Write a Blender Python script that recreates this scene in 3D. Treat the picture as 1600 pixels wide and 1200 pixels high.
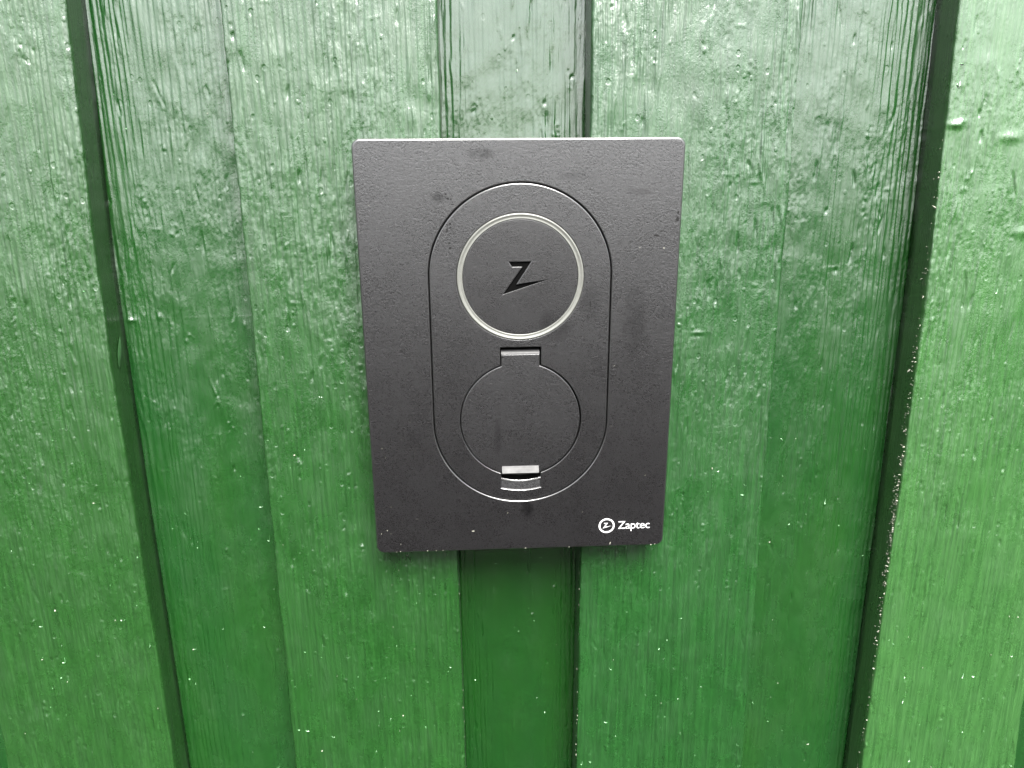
import bpy, math, random
import numpy as np
from mathutils import Matrix, Vector
from mathutils.geometry import delaunay_2d_cdt

for o in list(bpy.data.objects):
    bpy.data.objects.remove(o)
scene = bpy.context.scene
col = scene.collection
RAD = math.radians

# ------------------------------------------------------------------ camera
DB = 0.462                       # camera to the front of the cover boards
KS = DB / 0.499
CAM = Vector((0.0, -DB, 1.40))
def w2(v):                       # (right, down, into wall) -> world
    return Vector((v[0], v[2], -v[1]))
ax = w2((0.9986698708, 0.0091130750, -0.0507488031))
dn = w2((-0.0221241079, 0.9647800943, -0.2621257209))
fw = w2((0.0465726637, 0.2628998318, 0.9636984307))
cam = bpy.data.cameras.new('camera')
cam.sensor_fit = 'HORIZONTAL'; cam.sensor_width = 36.0
cam.lens = 36.0 * 1202.0 / 1600.0
cam.clip_start = 0.01; cam.clip_end = 500.0
camo = bpy.data.objects.new('camera', cam); col.objects.link(camo)
m = Matrix((ax, -dn, -fw)).transposed().to_4x4()
m.translation = CAM
camo.matrix_world = m
scene.camera = camo

# ------------------------------------------------------------------ sky, sun, exposure
SUN_EL, SUN_AZ = RAD(52), RAD(168)      # azimuth clockwise from +Y: in front of the wall, slightly to the right
sd = Vector((math.sin(SUN_AZ) * math.cos(SUN_EL), math.cos(SUN_AZ) * math.cos(SUN_EL), math.sin(SUN_EL)))
world = bpy.data.worlds.new('World'); scene.world = world; world.use_nodes = True
nt = world.node_tree; nt.nodes.clear()
sky = nt.nodes.new('ShaderNodeTexSky'); sky.sky_type = 'NISHITA'; sky.sun_disc = False
sky.sun_elevation = SUN_EL; sky.sun_rotation = SUN_AZ
sky.air_density = 1.0; sky.dust_density = 1.5; sky.ozone_density = 1.0
hs = nt.nodes.new('ShaderNodeHueSaturation'); hs.inputs['Saturation'].default_value = 0.15
bg = nt.nodes.new('ShaderNodeBackground'); bg.inputs['Strength'].default_value = 0.092
wo = nt.nodes.new('ShaderNodeOutputWorld')
nt.links.new(sky.outputs[0], hs.inputs['Color']); nt.links.new(hs.outputs[0], bg.inputs['Color'])
nt.links.new(bg.outputs[0], wo.inputs['Surface'])
sl = bpy.data.lights.new('sun', 'SUN'); sl.energy = 4.5; sl.angle = RAD(36); sl.color = (1.0, 0.97, 0.93)
so = bpy.data.objects.new('sun', sl); col.objects.link(so)
so.rotation_euler = (-sd).to_track_quat('-Z', 'Y').to_euler(); so.location = (0.5, -3, 4)
vs = scene.view_settings
vs.view_transform = 'Standard'; vs.look = 'None'; vs.gamma = 1.0; vs.use_curve_mapping = False
vs.exposure = 3.6
scene.render.engine = 'CYCLES'
scene.cycles.max_bounces = 4; scene.cycles.diffuse_bounces = 2; scene.cycles.glossy_bounces = 3; scene.cycles.transmission_bounces = 2
scene.render.resolution_x = 1024; scene.render.resolution_y = 768

# ------------------------------------------------------------------ helpers
def tag(o, label=None, cat=None, group=None, kind=None):
    if label: o['label'] = label
    if cat: o['category'] = cat
    if group: o['group'] = group
    if kind: o['kind'] = kind
    return o

def mesh_obj(name, verts, faces, mat, parent=None, smooth=False):
    me = bpy.data.meshes.new(name)
    me.from_pydata(verts, [], faces); me.update()
    if smooth:
        me.polygons.foreach_set('use_smooth', [True] * len(me.polygons))
    me.materials.append(mat)
    o = bpy.data.objects.new(name, me); col.objects.link(o)
    if parent: o.parent = parent
    return o

class NT:
    """small node helper"""
    def __init__(self, name):
        self.m = bpy.data.materials.new(name); self.m.use_nodes = True
        self.t = self.m.node_tree; self.t.nodes.clear()
        self.out = self.t.nodes.new('ShaderNodeOutputMaterial')
        self.b = self.t.nodes.new('ShaderNodeBsdfPrincipled')
        self.t.links.new(self.b.outputs[0], self.out.inputs[0])
    def n(self, typ, ins=None, **kw):
        nd = self.t.nodes.new('ShaderNode' + typ)
        for k, v in kw.items(): setattr(nd, k, v)
        for k, v in (ins or {}).items():
            if hasattr(v, 'is_output'): self.t.links.new(v, nd.inputs[k])
            else: nd.inputs[k].default_value = v
        return nd
    def math(self, op, a, b=0.0, c=0.0, clamp=False):
        nd = self.n('Math', {0: a, 1: b, 2: c}, operation=op); nd.use_clamp = clamp
        return nd.outputs[0]
    def noise(self, vec, scale, detail=3, rough=0.5):
        return self.n('TexNoise', {'Vector': vec, 'Scale': scale, 'Detail': detail, 'Roughness': rough}).outputs['Fac']
    def mapping(self, vec, scale=(1, 1, 1), loc=(0, 0, 0), rot=(0, 0, 0)):
        return self.n('Mapping', {'Vector': vec, 'Scale': scale, 'Location': loc, 'Rotation': rot}).outputs[0]
    def ramp(self, fac, lo, hi, a=0.0, b=1.0):
        return self.n('MapRange', {'Value': fac, 'From Min': lo, 'From Max': hi, 'To Min': a, 'To Max': b}).outputs[0]
    def mix(self, fac, a, b):
        nd = self.n('Mix', data_type='RGBA')
        for i, v in ((0, fac), (6, a), (7, b)):
            if hasattr(v, 'is_output'): self.t.links.new(v, nd.inputs[i])
            else: nd.inputs[i].default_value = v
        return nd.outputs[2]
    def set(self, k, v):
        if hasattr(v, 'is_output'): self.t.links.new(v, self.b.inputs[k])
        else: self.b.inputs[k].default_value = v
    def obj(self):
        return self.n('TexCoord').outputs['Object']

# ------------------------------------------------------------------ materials
def paint_material(name, c0, c1, rough=0.30, seed=0.0, bump=0.00026, streak=0.5):
    M = NT(name); p = M.mapping(M.obj(), loc=(seed, seed * 0.7, seed * 1.3))
    big = M.noise(M.mapping(p, (1, 1, 0.35)), 14, 4, 0.6)
    colr = M.mix(M.ramp(big, 0.35, 0.65), c0, c1)
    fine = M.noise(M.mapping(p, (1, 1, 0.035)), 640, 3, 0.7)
    colr = M.mix(M.ramp(fine, 0.44, 0.70, 0.0, streak * 1.5), colr, (c0[0] * 0.50, c0[1] * 0.60, c0[2] * 0.55, 1))  # dark and light streaks paint in the shading of the grain ridges
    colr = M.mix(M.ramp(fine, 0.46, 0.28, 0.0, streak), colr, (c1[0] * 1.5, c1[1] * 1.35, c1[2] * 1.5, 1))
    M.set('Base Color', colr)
    rn = M.noise(M.mapping(p, (1, 1, 0.5)), 60, 4, 0.6)
    M.set('Roughness', M.ramp(rn, 0.3, 0.7, rough - 0.05, rough + 0.06))
    M.set('IOR', 1.6)
    fib = M.noise(M.mapping(p, (1, 1, 0.07)), 950, 3, 0.65)
    iso = M.noise(M.mapping(p, (1, 1, 0.6)), 1100, 3, 0.7)
    vo = M.n('TexVoronoi', {'Vector': M.mapping(p, (1, 1, 0.7)), 'Scale': 230.0, 'Randomness': 1.0})
    vr = M.n('SeparateXYZ', {0: vo.outputs['Color']})
    cr = M.math('MULTIPLY', M.ramp(vo.outputs['Distance'], 0.28, 0.12), M.ramp(vr.outputs[0], 0.90, 0.95))
    pit = M.math('MULTIPLY', M.ramp(vo.outputs['Distance'], 0.34, 0.22), M.ramp(vr.outputs[0], 0.07, 0.05))
    h = M.math('ADD', M.math('MULTIPLY', fib, 1.1), M.math('MULTIPLY', iso, M.ramp(big, 0.3, 0.7, 0.35, 1.1)))
    h = M.math('ADD', h, M.math('MULTIPLY', M.math('SUBTRACT', cr, pit), 0.7))
    bp = M.n('Bump', {'Strength': 1.0, 'Distance': bump, 'Height': h})
    M.set('Normal', bp.outputs[0])
    return M.m

G0, G1 = (0.0028, 0.0150, 0.0022, 1), (0.0034, 0.0168, 0.0026, 1)
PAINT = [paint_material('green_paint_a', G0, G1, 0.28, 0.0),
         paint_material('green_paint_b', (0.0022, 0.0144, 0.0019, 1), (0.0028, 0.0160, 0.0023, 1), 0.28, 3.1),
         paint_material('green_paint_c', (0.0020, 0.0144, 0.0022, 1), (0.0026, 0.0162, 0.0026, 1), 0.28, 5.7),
         paint_material('green_paint_d', (0.0070, 0.0258, 0.0056, 1), (0.0084, 0.0284, 0.0065, 1), 0.28, 9.2)]  # right board paler and yellower: its glare is put into the colour
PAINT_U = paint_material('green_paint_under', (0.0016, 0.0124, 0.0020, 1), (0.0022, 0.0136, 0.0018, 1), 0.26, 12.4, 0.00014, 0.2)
PAINT_UC = paint_material('green_paint_under_shade', (0.0013, 0.0104, 0.0014, 1), (0.0018, 0.0114, 0.0012, 1), 0.21, 15.1, 0.00010, 0.1)  # centre under board: groove shade below the charger painted in as darker green

def plastic_material(name, base, rough, grain=1.0, panel=True):
    M = NT(name); p0 = M.obj(); p = M.mapping(p0, loc=(0, 0.0231, 0))
    g = M.noise(p, 1750, 2, 0.75)
    g2 = M.noise(p, 700, 2, 0.6)
    cloud = M.noise(M.mapping(p, (1, 1, 1)), 38, 4, 0.6)
    c = M.mix(M.ramp(g, 0.30, 0.72), tuple(0.55 * v for v in base[:3]) + (1,), tuple(1.55 * v for v in base[:3]) + (1,))
    r = M.math('ADD', M.ramp(cloud, 0.3, 0.7, rough - 0.012, rough + 0.015), M.ramp(g, 0.3, 0.7, -0.02, 0.02))
    if panel:
        # old smudges: places where the surface is worn or greasy, in millimetre positions on the front
        sp = M.n('SeparateXYZ', {0: p0})
        nz_ = M.math('MULTIPLY', M.math('SUBTRACT', M.noise(M.mapping(p, (1, 1, 0.4)), 170, 5, 0.75), 0.5), 4.2)
        def blob(x, z, rx, rz, k):
            dx = M.math('DIVIDE', M.math('SUBTRACT', sp.outputs[0], x / 1000), rx / 1000)
            dz = M.math('DIVIDE', M.math('SUBTRACT', sp.outputs[2], (z + 123.8) / 1000), rz / 1000)
            d = M.math('ADD', M.math('MULTIPLY', dx, dx), M.math('MULTIPLY', dz, dz))
            d = M.math('ADD', d, nz_)
            return M.ramp(d, 1.2, 0.0, 0.0, k)
        tot = None
        for a in ((4.2, -95.5, 3.8, 7.5, 0.6), (-21, 116, 9, 3.2, 0.35), (-45, 93, 5, 3, 0.38), (20, 20, 10, 9, 0.3),
                  (66, 22, 7, 26, 0.24), (-14, -50, 2.5, 13, 0.3), (30, 104, 12, 2, 0.18), (66, 95, 9, 2, 0.2), (40, 35, 6, 14, 0.2)):
            b = blob(*a)
            tot = b if tot is None else M.math('MAXIMUM', tot, b)
        spk = tot
        c = M.mix(tot, c, tuple(0.35 * v for v in base[:3]) + (1,))
    M.set('Base Color', c); M.set('Roughness', r)
    M.set('Specular IOR Level', M.math('MULTIPLY', M.ramp(g, 0.30, 0.70, 0.58, 0.88), M.math('SUBTRACT', 1.0, tot) if panel else 1.0))
    bp = M.n('Bump', {'Strength': 1.0, 'Distance': 0.00012 * grain, 'Height': M.math('ADD', g, M.math('MULTIPLY', g2, 0.7))})
    M.set('Normal', bp.outputs[0])
    return M.m

PL = plastic_material('charcoal_plastic', (0.0010, 0.0009, 0.0011), 0.28)
PL_DISC = plastic_material('sensor_disc_plastic', (0.0011, 0.0010, 0.0012), 0.28, 0.7, True)
PL_FLAP = plastic_material('flap_plastic', (0.0010, 0.0009, 0.0011), 0.28, 1.3, True)
def simple(name, c, rough, spec=0.5, **kw):
    M = NT(name); p = M.obj()
    n = M.noise(p, 300, 4, 0.6)
    M.set('Base Color', M.mix(M.ramp(n, 0.3, 0.7), tuple(0.85 * v for v in c) + (1,), tuple(c) + (1,)))
    M.set('Roughness', M.ramp(n, 0.3, 0.7, rough * 0.9, rough * 1.1)); M.set('Specular IOR Level', spec)
    for k, v in kw.items(): M.set(k, v)
    return M.m
BLACK = simple('dark_cavity_plastic', (0.0004, 0.0004, 0.0004), 0.8, 0.02)
SMOOTH = simple('smooth_edge_plastic', (0.0022, 0.0022, 0.0023), 0.32, 0.8)
LIPM = simple('lip_plastic', (0.004, 0.004, 0.0042), 0.5, 0.15)
RINGM = simple('frosted_ring_plastic', (0.037, 0.038, 0.034), 0.42, 0.35)
WHITE = simple('white_print', (0.19, 0.19, 0.19), 0.5)
FLECK = simple('pale_fleck', (0.10, 0.10, 0.08), 0.5)
FLECKG = simple('green_crumb_glint', (0.03, 0.075, 0.03), 0.2, 0.8)  # crumbs and runs far paler than the board paint, their glints painted in
DIRT = simple('black_speck', (0.002, 0.002, 0.002), 0.8, 0.1)

Mg = NT('near_black_ground'); pg = Mg.obj()
Mg.set('Base Color', Mg.mix(Mg.noise(pg, 45, 5, 0.7), (0.005, 0.005, 0.0045, 1), (0.015, 0.0145, 0.013, 1)))  # unseen ground, made near black so the boards reflect little from below
Mg.set('Roughness', 0.95); Mg.set('Specular IOR Level', 0.0)
Mg.set('Normal', Mg.n('Bump', {'Distance': 0.01, 'Height': Mg.noise(pg, 70, 4, 0.6)}).outputs[0])

# ------------------------------------------------------------------ ground
S = 120.0
tag(mesh_obj('ground', [(-S, -S, 0), (S, -S, 0), (S, S, 0), (-S, S, 0)], [(0, 1, 2, 3)], Mg.m), kind='structure')

# ------------------------------------------------------------------ timber wall: relief made as geometry
Z_LO, Z_HI = 0.90, 1.525
DX, DZ = 0.00065, 0.0009

def gnoise(rng, nz, nx, lz, lx, band=0.0):
    """gaussian noise, wavelengths in metres, std 1"""
    w = rng.standard_normal((nz, nx))
    kz = np.fft.fftfreq(nz, DZ)[:, None]; kx = np.fft.rfftfreq(nx, DX)[None, :]
    f = np.exp(-0.5 * ((kz * lz) ** 2 + (kx * lx) ** 2) * 4.0)
    if band: f = f * (1 - np.exp(-0.5 * (kx * lx * band) ** 2 * 4.0))
    r = np.fft.irfft2(np.fft.rfft2(w) * f, s=(nz, nx))
    r -= r.mean()
    return r / (r.std() + 1e-12)

def relief(seed, nz, nx, rough=1.0, fibre=1.0, groove=0.0, strokes=70, extra=()):
    """height in metres, positive towards the viewer"""
    g = np.random.default_rng(seed)
    mm = 0.001
    zone = 1 / (1 + np.exp(-2.4 * gnoise(g, nz, nx, 0.12, 0.035)))          # where fibres stand up
    zone2 = 1 / (1 + np.exp(-2.4 * gnoise(g, nz, nx, 0.05, 0.02)))
    h = 0.25 * mm * gnoise(g, nz, nx, 0.10, 0.030) + 0.10 * mm * gnoise(g, nz, nx, 0.014, 0.010)
    f1 = gnoise(g, nz, nx, 0.06, 0.0019, 1.4); f2 = gnoise(g, nz, nx, 0.02, 0.0010, 1.6)
    f1 = 1.3 * np.sqrt(np.abs(f1) + 0.05) * np.sign(f1)
    h += fibre * mm * (0.130 * f1 * (0.2 + 1.1 * zone) + 0.065 * f2)
    h += rough * mm * 0.068 * gnoise(g, nz, nx, 0.0075, 0.0013) * (0.25 + 1.1 * zone2)
    h += rough * mm * 0.036 * gnoise(g, nz, nx, 0.0020, 0.0010) * (0.4 + 1.2 * zone2)
    # open grain cracks: narrow and deep
    c = gnoise(g, nz, nx, 0.045, 0.0021)
    h -= fibre * mm * 0.45 * np.clip(c - 1.75, 0, 1.0) * zone
    # sawmarks across
    saw = gnoise(g, nz, nx, 0.0028, 0.045)
    h += mm * 0.010 * np.clip(saw - 0.6, 0, 2)
    x = np.arange(nx) * DX; z = np.arange(nz) * DZ
    if groove > 0:
        wv = gnoise(g, nz, nx, 0.25, 0.012)
        e = np.exp(-(np.minimum(x, x[-1] - x) / 0.018) ** 2)[None, :] 
        h += groove * mm * 0.26 * np.sin(x[None, :] / 0.0030 * 2 * np.pi * 0.8 + 1.6 * wv) * e
    # crumbs, runs and torn fibres left under the paint
    def stamp(cx, cz, lx, lz, a, tilt=0.0, soft=2.0):
        R = 3 * max(lx, lz) + abs(tilt) * lz * 3
        i0, i1 = max(0, int((cz - R) / DZ)), min(nz, int((cz + R) / DZ) + 1)
        j0, j1 = max(0, int((cx - R) / DX)), min(nx, int((cx + R) / DX) + 1)
        if i1 <= i0 or j1 <= j0: return
        zz = (z[i0:i1] - cz)[:, None]; xx = (x[j0:j1] - cx)[None, :] - tilt * zz
        h[i0:i1, j0:j1] += a * np.exp(-(np.abs(xx / lx) ** soft + np.abs(zz / lz) ** soft))
    for _ in range(strokes):
        cx, cz = g.uniform(0, x[-1]), g.uniform(0, z[-1])
        k = g.random()
        if k < 0.62:        # torn fibre lying under the paint
            stamp(cx, cz, g.uniform(0.45, 0.75) * mm, g.uniform(2, 12) * mm, g.uniform(0.15, 0.60) * mm, g.normal(0, 0.10))
        elif k < 0.72:      # crumb, often in a small cluster below one another
            for q in range(g.integers(1, 5)):
                stamp(cx + g.normal(0, 1.0) * mm, cz - q * g.uniform(1.5, 5) * mm, g.uniform(0.5, 1.0) * mm, g.uniform(0.6, 1.3) * mm, g.uniform(0.25, 0.65) * mm * g.choice((1, -1)), g.normal(0, 0.5))
        elif k < 0.92:      # open crack
            stamp(cx, cz, g.uniform(0.6, 0.9) * mm, g.uniform(1.5, 7) * mm, -g.uniform(0.3, 0.75) * mm, g.normal(0, 0.12), 4.0)
        elif k < 0.96:      # scraped edge
            stamp(cx, cz, g.uniform(1.5, 3.5) * mm, g.uniform(0.6, 1.0) * mm, g.uniform(0.15, 0.3) * mm, g.normal(0, 1.0))
    for (cx, cz, lx, lz, a) in extra:
        stamp(cx * mm, cz, lx * mm, lz * mm, a * mm)
    return h

def make_board(name, seed, xl, xr, y0, thick, mat, parent, dense=True, edge_r=1.3, **kw):
    """xl/xr: list of (z, x) giving the (slightly crooked) long edges of the front face"""
    zl = np.array(sorted(xl)); zr = np.array(sorted(xr))
    g = np.random.default_rng(seed + 999)
    ztop, zbot = 2.35, 0.15
    if dense:
        zd = np.arange(Z_LO, Z_HI, DZ)
        zs = np.concatenate([np.linspace(zbot, Z_LO - 0.012, 60), zd, np.linspace(Z_HI + 0.012, ztop, 60)])
    else:
        zs = np.linspace(zbot, ztop, 180)
    nz = len(zs)
    wid = np.mean(zr[:, 1]) - np.mean(zl[:, 1])
    nx = int(wid / DX) if dense else 24
    L = np.interp(zs, zl[:, 0], zl[:, 1]); R = np.interp(zs, zr[:, 0], zr[:, 1])
    u = np.linspace(0, 1, nx)
    X = L[:, None] + (R - L)[:, None] * u[None, :]
    Hh = np.zeros((nz, nx)); ej = np.zeros((nz, 2))
    if dense:
        nd = len(zd)
        Hh[60:60 + nd] = relief(seed, nd, nx, **kw)
        e = gnoise(g, nd, 8, 0.006, 0.0001)[:, :2] * 0.00012 + gnoise(g, nd, 8, 0.03, 0.0001)[:, 2:4] * 0.00014
        ej[60:60 + nd] = e
        fade = np.ones(nz); Hh *= fade[:, None]
    # crooked edges fade into the board
    dl = (X - L[:, None]); dr = (R[:, None] - X)
    X = X + ej[:, :1] * np.exp(-dl / 0.006) + ej[:, 1:] * np.exp(-dr / 0.006)
    r = edge_r * 0.001
    dmin = np.clip(np.minimum(dl, dr), 0, r)
    rnd = r - np.sqrt(np.maximum(r * r - (r - dmin) ** 2, 0))
    Y = y0 - Hh + rnd
    # sides
    dep = np.array([thick, 0.75 * thick, 0.5 * thick, 0.3 * thick, 0.15 * thick + 0.5 * r])
    def side(xe, sgn, j, hcol):
        k = len(dep)
        nl = np.zeros((nz, k))
        if dense:
            nl[60:60 + nd] = gnoise(g, nd, 8, 0.02, 0.0001)[:, :k] * 0.0
        return (xe[:, None] + nl * sgn), np.repeat(y0 + dep[None, :], nz, 0)
    XL, YL = side(L, -1, 0, None); XR, YR = side(R, 1, 1, None)
    XX = np.concatenate([XL, X, XR[:, ::-1]], 1); YY = np.concatenate([YL, Y, YR[:, ::-1]], 1)
    nc = XX.shape[1]
    V = np.stack([XX, YY, np.repeat(zs[:, None], nc, 1)], -1).reshape(-1, 3).astype(np.float32)
    idx = np.arange(nz * nc).reshape(nz, nc)
    a = idx[:-1, :]; b = idx[1:, :]
    an = np.roll(a, -1, 1); bn = np.roll(b, -1, 1)          # wraps round the back
    F = np.stack([a, an, bn, b], -1).reshape(-1, 4)
    me = bpy.data.meshes.new(name)
    me.vertices.add(len(V)); me.vertices.foreach_set('co', V.ravel())
    nf = len(F)
    me.loops.add(nf * 4); me.loops.foreach_set('vertex_index', F.astype(np.int32).ravel())
    me.polygons.add(nf)
    me.polygons.foreach_set('loop_start', np.arange(0, nf * 4, 4, dtype=np.int32))
    me.polygons.foreach_set('use_smooth', np.ones(nf, dtype=bool))
    me.update(calc_edges=True); me.validate()
    me.materials.append(mat)
    o = bpy.data.objects.new(name, me); col.objects.link(o); o.parent = parent
    return o

wall = bpy.data.objects.new('timber_wall', None); col.objects.link(wall)
tag(wall, 'green painted wall of overlapping vertical timber boards behind the charger', 'wall')

def zz(*pairs):                # (mm below the camera, mm x) -> (z, x)
    return [(1.40 - KS * d / 1000, KS * x / 1000) for d, x in pairs]
T = 0.0256
A_r = zz((-150, -231.8), (-99, -232.6), (55, -237.2), (231, -236.4), (432, -234.8), (560, -234.5))
B_l = zz((-150, -144.3), (56, -144.2), (437, -144.5))
B_r = zz((-100, -18.0), (-22, -18.2), (258, -15.8), (444, -15.0))
C_l = zz((-100, 74.0), (-22, 74.5), (261, 72.7), (449, 71.9))
C_r = zz((-100, 202.2), (5, 203.4), (230, 202.6), (456, 204.2))
D_l = zz((-100, 300.3), (63, 303.1), (249, 302.7), (461, 301.4))
D_r = zz((-100, 423.0), (380, 425.0), (468, 429.5))
A_l = zz((-100, -355.0), (390, -356.0), (425, -356.8))
# marks at their places: (mm from the board's left edge, metres above Z_LO, half width mm, half height mm, height mm)
ZL = lambda d: 1.40 - KS * d / 1000 - Z_LO
extraC = [(69.5, ZL(103.3), 3.6, 0.8, 0.55), (69.5, ZL(106.0), 3.6, 0.7, -0.3), (20, ZL(40), 0.8, 9, 0.7)]
extraD = [(6, ZL(-27.8), 3.6, 1.8, 1.5), (9, ZL(-30), 2.2, 1.0, 0.8), (60, ZL(40), 9, 3, 0.9), (40, ZL(-20), 6, 3, 0.8)]
extraB = [(6, ZL(238), 0.9, 8, 0.9)]
make_board('cover_board', 11, A_l, A_r, 0.0, T - 0.0012, PAINT[0], wall, rough=1.1, strokes=420)
make_board('cover_board', 12, B_l, B_r, 0.0, T - 0.0010, PAINT[1], wall, rough=1.0, strokes=420, extra=extraB)
make_board('cover_board', 13, C_l, C_r, 0.0, T - 0.0012, PAINT[2], wall, rough=1.0, fibre=1.25, strokes=420, extra=extraC)
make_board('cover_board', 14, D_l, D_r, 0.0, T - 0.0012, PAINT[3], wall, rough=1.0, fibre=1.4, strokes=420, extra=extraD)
def straight(x): return [(0.5, KS * x), (2.0, KS * x)]
extraU = [(52 - 30 + i * 9.0, ZL(92), 6.0, 0.6, 0.05) for i in range(8)] + [(12, ZL(93), 2.6, 1.1, 0.9), (29, ZL(91), 1.1, 1.8, 0.7), (91, ZL(92), 1.2, 1.5, 0.7)]
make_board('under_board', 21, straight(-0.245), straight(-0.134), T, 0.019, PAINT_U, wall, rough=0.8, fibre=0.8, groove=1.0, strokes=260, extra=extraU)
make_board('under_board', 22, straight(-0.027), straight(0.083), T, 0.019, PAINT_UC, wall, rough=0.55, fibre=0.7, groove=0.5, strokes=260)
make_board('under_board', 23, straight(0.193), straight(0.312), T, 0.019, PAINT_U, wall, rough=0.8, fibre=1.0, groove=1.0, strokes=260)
for k, (xa, xb) in enumerate(((-0.475, -0.337), (0.405, 0.545))):
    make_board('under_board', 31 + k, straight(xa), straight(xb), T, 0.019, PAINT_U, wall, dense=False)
for k, (xa, xb) in enumerate(((-0.585, -0.457), (-0.803, -0.675), (0.527, 0.655), (0.745, 0.873))):
    make_board('cover_board', 41 + k, straight(xa), straight(xb), 0.0, T - 0.0012, PAINT[k % 3], wall, dense=False)
for k, (xa, xb) in enumerate(((-0.695, -0.565), (0.635, 0.765))):
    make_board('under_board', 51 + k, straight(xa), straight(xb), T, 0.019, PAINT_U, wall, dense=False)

# pale flecks of dust and old paint stuck to the wall
def flecks(name, pts, mat, parent, seed):
    rnd = random.Random(seed); V = []; F = []
    for (x, y, z, s, nx) in pts:                    # nx: 0 front face, otherwise tilt of the edge
        el = rnd.choice((1, 1.3, 1.8, 2.4, 3.2)); an = rnd.uniform(0, math.pi)
        n = 6; b0 = len(V)
        for i in range(n):
            t = 2 * math.pi * i / n
            px, pz = el * s * math.cos(t) * rnd.uniform(0.7, 1.2), s * math.sin(t) * rnd.uniform(0.7, 1.2)
            V.append((x + px * math.cos(an) - pz * math.sin(an), y + 0.0005, z + px * math.sin(an) + pz * math.cos(an)))
        V.append((x, y - s * 0.7 - 0.0001, z))
        for i in range(n): F.append((b0 + i, b0 + (i + 1) % n, b0 + n))
    return tag(mesh_obj(name, V, F, mat, parent), kind='stuff')
rnd = random.Random(5)
def ex(e, z): 
    a = np.array(sorted(e)); return float(np.interp(z, a[:, 0], a[:, 1]))
P = []
for _ in range(330):                               # thick along the left edge of the right board
    z = 1.40 - rnd.choice((rnd.gauss(0.20, 0.06), rnd.gauss(0.23, 0.035), rnd.uniform(-0.02, 0.48)))
    off = -abs(rnd.gauss(0, 0.0002)) + rnd.uniform(0, 0.0010)
    dy = abs(rnd.gauss(0.0012, 0.0025))
    P.append((ex(D_l, z) - 0.0002 + rnd.uniform(-0.0004, 0.0002), 0.0006 + dy, z, rnd.uniform(0.00012, 0.00034) * rnd.choice((0.8, 1, 1, 1.6)), 0))
for _ in range(38):
    z = 1.40 - rnd.uniform(0.22, 0.47)
    P.append((ex(C_l, z) + rnd.uniform(-0.0005, 0.0004), 0.0008 + abs(rnd.gauss(0, 0.002)), z, rnd.uniform(0.00012, 0.00034), 0))
for _ in range(9):
    z = 1.40 - rnd.uniform(0.22, 0.47)
    P.append((ex(B_r, z) + rnd.uniform(-0.0003, 0.0004), 0.0008 + abs(rnd.gauss(0, 0.001)), z, rnd.uniform(0.00015, 0.00035), 0))
flecks('pale_flecks', P, FLECK, wall, 1)
P = []
for _ in range(1500):
    d = rnd.choice((rnd.uniform(-0.10, 0.48), rnd.uniform(0.12, 0.48), rnd.uniform(0.22, 0.48)))
    z = 1.40 - d; x = rnd.uniform(-0.38, 0.44)
    onc = any(ex(a, z) + 0.002 < x < ex(b, z) - 0.002 for a, b in ((A_l, A_r), (B_l, B_r), (C_l, C_r), (D_l, D_r)))
    y = 0.0 if onc else T
    if not onc and any(ex(a, z) - 0.002 < x < ex(b, z) + 0.002 for a, b in ((A_l, A_r), (B_l, B_r), (C_l, C_r), (D_l, D_r))): continue
    P.append((x, y, z, rnd.uniform(0.00016, 0.00040) * rnd.choice((0.7, 1, 1, 1.5)), 0))
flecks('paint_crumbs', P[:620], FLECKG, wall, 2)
# small sagging runs: thin upright threads of paint ending in a curled lip, glints put into the colour
V = []; F = []
for (x, y, z, s_, q_) in P[900:1060]:
    w = rnd.uniform(0.0006, 0.0016); a0 = rnd.uniform(-0.5, 0.3); r_ = rnd.uniform(0.00013, 0.00024)
    pts = [(x + w * math.cos(t), z + 0.7 * w * math.sin(t)) for t in [math.pi * (1.05 + a0) + i * 0.42 for i in range(6)]]
    if rnd.random() < 0.5: pts.append((pts[-1][0] + rnd.uniform(-0.0002, 0.0002), pts[-1][1] + rnd.uniform(0.001, 0.005)))
    b0 = len(V)
    for i, (px, pz) in enumerate(pts):
        k = r_ * (0.45 if i in (0, len(pts) - 1) else 1.0)
        a_, b_ = pts[max(0, i - 1)], pts[min(len(pts) - 1, i + 1)]
        tx, tz = b_[0] - a_[0], b_[1] - a_[1]; l_ = math.hypot(tx, tz) or 1.0
        nx_, nz_ = -tz / l_ * k, tx / l_ * k
        V += [(px + nx_, y + 0.0004, pz + nz_), (px, y - 0.9 * k - 0.0001, pz), (px - nx_, y + 0.0004, pz - nz_)]
    for i in range(len(pts) - 1):
        for q in range(2): F.append((b0 + i * 3 + q, b0 + i * 3 + q + 1, b0 + i * 3 + q + 4, b0 + i * 3 + q + 3))
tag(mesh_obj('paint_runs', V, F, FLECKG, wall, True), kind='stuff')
flecks('pale_flecks', P[700:840], FLECK, wall, 3)

# a lifted flake of paint on the side of the left cover board
zf_ = 1.40 - 0.110 * KS; xf_ = ex(A_r, zf_)
VF = []; n_ = 9
for i in range(n_):
    t = i / (n_ - 1); wv = 0.0030 * math.sin(math.pi * t) ** 0.8
    yc = 0.016 - 0.007 * t; zc = zf_ + 0.008 - 0.020 * t
    VF += [(xf_ + 0.0004, yc - wv, zc), (xf_ + 0.0004 + 0.0009 * math.sin(math.pi * t), yc, zc), (xf_ + 0.0003, yc + wv, zc)]
FF = []
for i in range(n_ - 1):
    for q in range(2): FF.append((i * 3 + q, i * 3 + q + 1, i * 3 + q + 4, i * 3 + q + 3))
mesh_obj('paint_flake', VF, FF, simple('lifted_paint', (0.010, 0.030, 0.010), 0.3, 0.5), wall, True)

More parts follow.
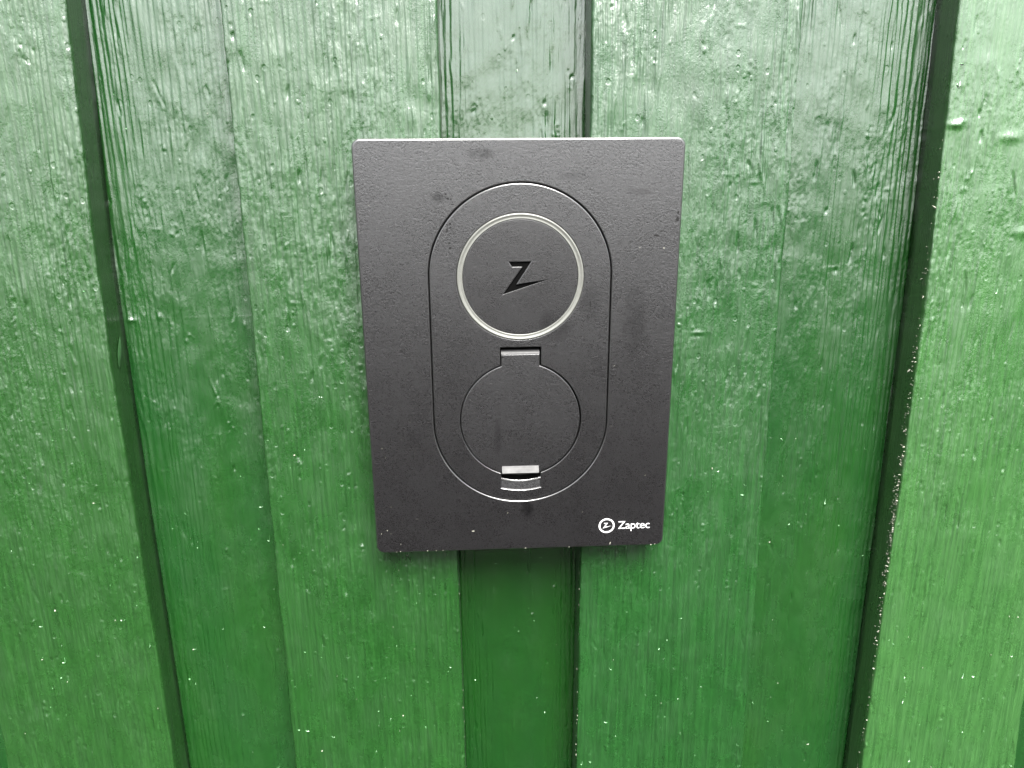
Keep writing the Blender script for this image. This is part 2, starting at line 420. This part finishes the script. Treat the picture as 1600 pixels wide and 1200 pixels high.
# ------------------------------------------------------------------ charger
W, H = 0.1808, 0.2476
root = bpy.data.objects.new('wall_charger', None); col.objects.link(root)
tag(root, 'flat dark charcoal electric car charger with pale ring light, mounted on the green boards', 'charger')
TILT = RAD(1.8317)
ctr = Vector((0.02635, 0.43706 - DB, 1.40 - 0.10484))
rotm = Matrix.Rotation(TILT, 3, 'X') @ Matrix.Rotation(RAD(0.098), 3, 'Y')
root.rotation_euler = rotm.to_euler()
root.location = ctr + rotm @ Vector((0, 0, -H / 2))
ZB = H / 2 * 1000                 # plate-centre millimetres -> local

def P3(x, z, d):                  # mm on the front, d mm towards the viewer
    return (x / 1000, -d / 1000, (z + ZB) / 1000)

def area(p): return 0.5 * sum(p[i][0] * p[(i + 1) % len(p)][1] - p[(i + 1) % len(p)][0] * p[i][1] for i in range(len(p)))
def ccw(p): return p if area(p) > 0 else p[::-1]
def offset(p, d):                 # ccw polygon moved inwards by d (mitred)
    n = len(p); out = []
    for i in range(n):
        a, b, c = Vector(p[i - 1]), Vector(p[i]), Vector(p[(i + 1) % n])
        e1 = (b - a).normalized(); e2 = (c - b).normalized()
        n1 = Vector((-e1.y, e1.x)); n2 = Vector((-e2.y, e2.x))
        k = 1 + n1.dot(n2)
        out.append(tuple(b + (n1 + n2) * (d / max(k, 0.3))))
    return out
def inside(pt, poly):
    x, y = pt; r = False; n = len(poly)
    for i in range(n):
        x1, y1 = poly[i]; x2, y2 = poly[(i + 1) % n]
        if (y1 > y) != (y2 > y) and x < (x2 - x1) * (y - y1) / (y2 - y1) + x1: r = not r
    return r
def plate(name, outer, holes, zf, depth, bo, bh, mat, parent, seg=3, close_back=False, bmat=None):
    V = []; F = []; BF = []
    loops = [(ccw(outer), bo, 1)] + [(ccw(h), bh, -1) for h in holes]
    tops = []
    for poly, b, s in loops:
        rings = []
        for k in range(seg + 1):
            t = k / seg * math.pi / 2
            rp = offset(poly, s * b * (1 - math.sin(t)))
            rings.append([P3(x, z, zf - b * (1 - math.cos(t))) for x, z in rp])
            if k == 0: tops.append(rp)
        rings.append([P3(x, z, zf - depth) for x, z in poly])
        n = len(poly); base = len(V)
        for r in rings: V += r
        for k in range(len(rings) - 1):
            for i in range(n):
                j = (i + 1) % n
                q = (base + k * n + i, base + (k + 1) * n + i, base + (k + 1) * n + j, base + k * n + j)
                if bmat and k < len(rings) - 2: BF.append(len(F))
                F.append(q if s > 0 else q[::-1])
        if close_back and s > 0: F.append(tuple(base + (len(rings) - 1) * n + i for i in range(n))[::-1])
    pts = []; ed = []
    for t in tops:
        b0 = len(pts); pts += [Vector(q) for q in t]
        ed += [(b0 + i, b0 + (i + 1) % len(t)) for i in range(len(t))]
    vo, eo, fo, ov, oe, of = delaunay_2d_cdt(pts, ed, [], 0, 1e-6)
    base = len(V); V += [P3(v.x, v.y, zf) for v in vo]
    for f in fo:
        c = sum((vo[i] for i in f), Vector((0, 0))) / len(f)
        if inside(c, tops[0]) and not any(inside(c, t) for t in tops[1:]):
            q = [vo[i] for i in f]
            f = list(f) if area([(a.x, a.y) for a in q]) > 0 else list(f)[::-1]
            F.append(tuple(base + i for i in f))
    o = mesh_obj(name, V, F, mat, parent)
    if bmat:
        o.data.materials.append(bmat)
        for i in BF: o.data.polygons[i].material_index = 1
    return o

def circ(cx, cz, r, a0=0, a1=360, n=128, end=True):
    full = abs(a1 - a0) >= 360
    k = n if full else n + 1
    return [(cx + r * math.cos(RAD(a0 + (a1 - a0) * i / n)), cz + r * math.sin(RAD(a0 + (a1 - a0) * i / n))) for i in range(k)]
def rrect(w, h, r, n=12):
    p = []
    for sx, sz, a in ((1, 1, 0), (-1, 1, 90), (-1, -1, 180), (1, -1, 270)):
        p += circ(sx * (w / 2 - r), sz * (h / 2 - r), r, a, a + 90, n)
    return p
def stadium(r, zt, zb, n=64):
    return circ(0, zt, r, 0, 180, n) + circ(0, zb, r, 180, 360, n)

WM, HM = W * 1000, H * 1000
ZT, ZF = 48.7, -38.3
stad_hole = stadium(52.1, ZT, ZF)
housing = plate('housing', rrect(WM, HM, 4.6), [stad_hole], 0.0, 22.0, 1.1, 0.75, PL, root, seg=5, bmat=SMOOTH)
# box behind the front, running back to the boards
o1 = rrect(WM - 1.2, HM - 1.2, 4.2); o2 = rrect(WM - 14, HM - 16, 9)
V = [P3(x, z, -21.0) for x, z in o1] + [P3(x, z, -34.0) for x, z in o2]
for x, z in o2:
    yw = ctr.y + (rotm @ Vector((x / 1000, 0, z / 1000))).y        # world depth of the front there
    V.append(P3(x, z, -1000 * (0.0 - yw) / math.cos(TILT) + 0.8))
n = len(o1); F = []
for k in range(2):
    for i in range(n):
        j = (i + 1) % n
        F.append((k * n + i, (k + 1) * n + i, (k + 1) * n + j, k * n + j))
F.append(tuple(2 * n + i for i in range(n))[::-1])
mesh_obj('back_box', V, F, PL, root)

# oval panel set into the front
CF = -37.4
def flap_outline(r, tabx, tabz, notch=None, cx=0.0):
    a = math.degrees(math.asin(tabx / r))
    p = [(cx - tabx, tabz), ]
    if notch is None:
        p += circ(cx, CF, r, 90 + a, 450 - a, 120)
    else:
        nx, nr = notch
        an = math.degrees(math.asin(nx / r)); am = math.degrees(math.asin(nx / nr))
        p += circ(cx, CF, r, 90 + a, 270 - an, 56) + circ(cx, CF, nr, 270 - am, 270 + am, 16) + circ(cx, CF, r, 270 + an, 450 - a, 56)
    p += [(cx + tabx, tabz)]
    return p
flap_hole = flap_outline(36.3, 11.95, 7.7, (12.1, 45.7))
panel = plate('oval_panel', stadium(51.55, ZT, ZF), [circ(0, 48.2, 36.15), flap_hole], -0.15, 6.0, 0.65, 0.45, PL, root, seg=4, bmat=SMOOTH)
plate('cavity_back', stadium(54, ZT, ZF), [], -5.0, 1.0, 0.2, 0, BLACK, panel)

def revolve(name, cx, cz, prof, mat, parent, n=160, smooth=True):
    V = []; F = []; k = len(prof)
    for i in range(n):
        t = 2 * math.pi * i / n
        V += [P3(cx + r * math.cos(t), cz + r * math.sin(t), d) for r, d in prof]
    for i in range(n):
        j = (i + 1) % n
        for q in range(k - 1):
            F.append((i * k + q, j * k + q, j * k + q + 1, i * k + q + 1)[::-1])
    return mesh_obj(name, V, F, mat, parent, smooth)
ring = revolve('light_ring', 0, 48.2, [(36.05, -3), (36.05, -0.1), (35.8, 0.35), (35.35, 0.5), (34.9, 0.30), (34.4, 0.05), (33.7, -0.05), (33.25, 0.2), (32.95, 0.1), (32.85, -0.5), (32.85, -3)], RINGM, root)

ZPTS = [(-6.65, 57.35), (6.2, 57.35), (-2.3, 44.4), (16.6, 47.3), (-9.9, 38.85), (1.15, 54.45), (-4.75, 54.45)]
disc = plate('sensor_disc', circ(0, 48.2, 32.7), [ZPTS], -0.25, 2.0, 0.25, 0.32, PL_DISC, root, seg=3, bmat=SMOOTH)
plate('engraved_mark', circ(0, 48.2, 31), [], -1.45, 0.4, 0.1, 0, BLACK, disc)

# hinged socket flap
fx = -0.18
flap = plate('socket_flap', flap_outline(35.6, 11.25, 3.4, None, fx), [], -0.05, 4.0, 0.40, 0, PL_FLAP, root, bmat=SMOOTH)
def prism(name, prof, x0, x1, mat, parent, nx=1, curve=0.0, sm=False):
    """profile (z, d) swept along x; curve lowers the middle"""
    V = []; F = []; k = len(prof)
    for i in range(nx + 1):
        t = i / nx; x = x0 + (x1 - x0) * t
        dz = -curve * (1 - (2 * t - 1) ** 2)
        V += [P3(x, z + dz, d) for z, d in prof]
    for i in range(nx):
        for q in range(k):
            r = (q + 1) % k
            F.append((i * k + q, i * k + r, (i + 1) * k + r, (i + 1) * k + q))
    F.append(tuple(range(k))[::-1]); F.append(tuple(nx * k + q for q in range(k)))
    return mesh_obj(name, V, F, mat, parent, sm)
prism('hinge_edge', [(3.45, -0.07), (3.9, -0.25), (4.6, -0.85), (5.2, -1.6), (5.7, -2.6), (5.7, -4.0), (3.45, -4.0)], fx - 11.2, fx + 11.2, LIPM, flap)
# finger lip under the flap
lip = prism('finger_lip', [(-66.9, -0.02), (-68.0, 0.75), (-69.6, 2.0), (-70.5, 2.7), (-71.0, 2.55), (-72.2, 0.3), (-72.7, -2.5), (-66.9, -2.5)], fx - 11.4, fx + 11.0, LIPM, flap)
# stepped finger notch below it
def arc_step(name, r0, r1, d0, d1, dback, mat):
    V = []; F = []; n = 20
    for i in range(n + 1):
        x = -12.0 + 24.0 * i / n
        za = CF - math.sqrt(r0 * r0 - x * x); zb = CF - math.sqrt(r1 * r1 - x * x)
        V += [P3(x, za, dback), P3(x, za, d0), P3(x, zb + 0.55, d1 - 0.15), P3(x, zb, d1 + 0.3), P3(x, zb - 0.2, dback)]
    for i in range(n):
        for q in range(4):
            F.append((i * 5 + q, i * 5 + q + 1, (i + 1) * 5 + q + 1, (i + 1) * 5 + q)[::-1])
    return mesh_obj(name, V, F, mat, panel)
arc_step('notch_step', 45.7, 40.1, -0.9, -1.5, -5.0, PL)
arc_step('notch_step', 39.95, 34.5, -3.0, -4.2, -5.0, BLACK)  # inner step near black: shade under the lip put into its colour
def arc_rim(r, d, w, mat):
    V = []; F = []; n = 20
    for i in range(n + 1):
        x = -11.8 + 23.6 * i / n
        za = CF - math.sqrt(r * r - x * x)
        V += [P3(x, za + w, d - 0.35), P3(x, za, d), P3(x, za - 0.1, d - 2)]
    for i in range(n):
        for q in range(2):
            F.append((i * 3 + q, i * 3 + q + 1, (i + 1) * 3 + q + 1, (i + 1) * 3 + q))
    mesh_obj('notch_rim', V, F, mat, panel)
arc_rim(40.1, -0.7, 0.45, LIPM)
arc_rim(45.65, -0.2, 0.4, LIPM)

# printed emblem and lettering
def flat(name, outer, holes, d, mat, parent): return plate(name, outer, holes, d, 0.06, 0.01, 0.01, mat, parent, seg=1)
LX, LZ = 53.95, -109.15
flat('emblem_ring', circ(LX, LZ, 5.05, n=64), [circ(LX, LZ, 4.0, n=64)], 0.06, WHITE, housing)
s = 0.205
flat('emblem_mark', [(LX + (x - 2.4) * s, LZ + (z - 48.2) * s) for x, z in ZPTS], [], 0.06, WHITE, housing)
tc = bpy.data.curves.new('lettering', 'FONT'); tc.body = 'Zaptec'; tc.size = 1.0; tc.offset = 0.0; tc.resolution_u = 4; tc.extrude = 0.006; tc.space_character = 0.96
to = bpy.data.objects.new('lettering_source', tc); col.objects.link(to)
bpy.context.view_layer.update()
dg = bpy.context.evaluated_depsgraph_get()
tm = bpy.data.meshes.new_from_object(to.evaluated_get(dg))
bpy.data.objects.remove(to)
vs_ = np.array([v.co for v in tm.vertices]); x0, x1 = vs_[:, 0].min(), vs_[:, 0].max()
capz = 0.73
kx = 20.1 / (x1 - x0); kz = kx * 1.02
for v in tm.vertices:
    v.co = P3(61.2 + (v.co.x - x0) * kx, -111.55 + v.co.y * kz, 0.06 + v.co.z)
tm.materials.clear(); tm.materials.append(WHITE); tm.name = 'lettering'
lo = bpy.data.objects.new('lettering', tm); col.objects.link(lo); lo.parent = housing

# specks and nicks on the front
def specks(name, pts, mat, d, seed):
    r = random.Random(seed); V = []; F = []
    for (x, z, sx, sz, a) in pts:
        b0 = len(V); n = 7
        for i in range(n):
            t = 2 * math.pi * i / n; px, pz = sx * math.cos(t) * r.uniform(0.75, 1.2), sz * math.sin(t) * r.uniform(0.75, 1.2)
            V.append(P3(x + px * math.cos(a) - pz * math.sin(a), z + px * math.sin(a) + pz * math.cos(a), d - 0.005))
        V.append(P3(x, z, d + 0.03))
        for i in range(n): F.append((b0 + i, b0 + (i + 1) % n, b0 + n))
    return tag(mesh_obj(name, V, F, mat, root), kind='stuff')
def pl(px, py):            # where a mark seen in the photograph lies on the front, in mm
    x = (px - 813.0) * (0.345 + (py - 217) / 648 * 0.061)
    t = (py - 216.0) / 643.0
    return x, 123.8 - 247.6 * t / (1.176 - 0.176 * t)
dk = []
for px, py, a, b in ((697.5, 303, .5, .4), (700.5, 310, .6, .5), (705.5, 311, .35, .3), (708, 319, .9, .3), (692, 306, .3, .3),
                     (704.5, 349, .5, .5), (700, 351, .4, .4), (704.5, 355, .5, .5), (699.5, 359, .4, .9), (703, 367, .3, .3), (703, 379, .45, .5), (704.5, 387, .45, .6),
                     (1026, 371, 1.3, .6), (1035, 364, .5, .4), (1061, 335, .5, .9), (1060, 345, .8, 1.1), (922, 478, .35, 1.6), (659, 795, .3, .9), (649, 824, .3, .6), (976, 837, .4, .4)):
    x, z = pl(px, py); dk.append((x, z, a * 1.25, b * 1.25, 0))
specks('black_specks', dk, DIRT, 0.02, 4)
lt = [(-30.0, -110.2, 1.0, 0.28, 0.03)]
r4 = random.Random(8)
for px, py in ((606, 824), (597, 829), (691, 774), (792, 802), (683, 361), (1000, 390), (1038, 391)):
    x, z = pl(px, py); lt.append((x, z, r4.uniform(.2, .4), r4.uniform(.2, .4), r4.random() * 3))
for _ in range(26):
    lt.append((r4.uniform(-84, 86), r4.choice((r4.uniform(-122, -40), r4.uniform(-120, 110))), r4.uniform(.1, .22), r4.uniform(.1, .22), r4.random() * 3))
specks('pale_specks', [q for q in lt if not (abs(q[0]) < 53 and q[1] > -92)], FLECK, 0.02, 6)
V = []
ed = [(r4.uniform(-82, 86), -123.2 + r4.uniform(-0.3, 0.4), r4.uniform(.2, .45), r4.uniform(.2, .5), r4.random() * 3) for _ in range(9)] + [(56.5, -121.6, 0.3, 1.3, -0.25)]
specks('pale_specks', ed, FLECK, 0.0, 9)
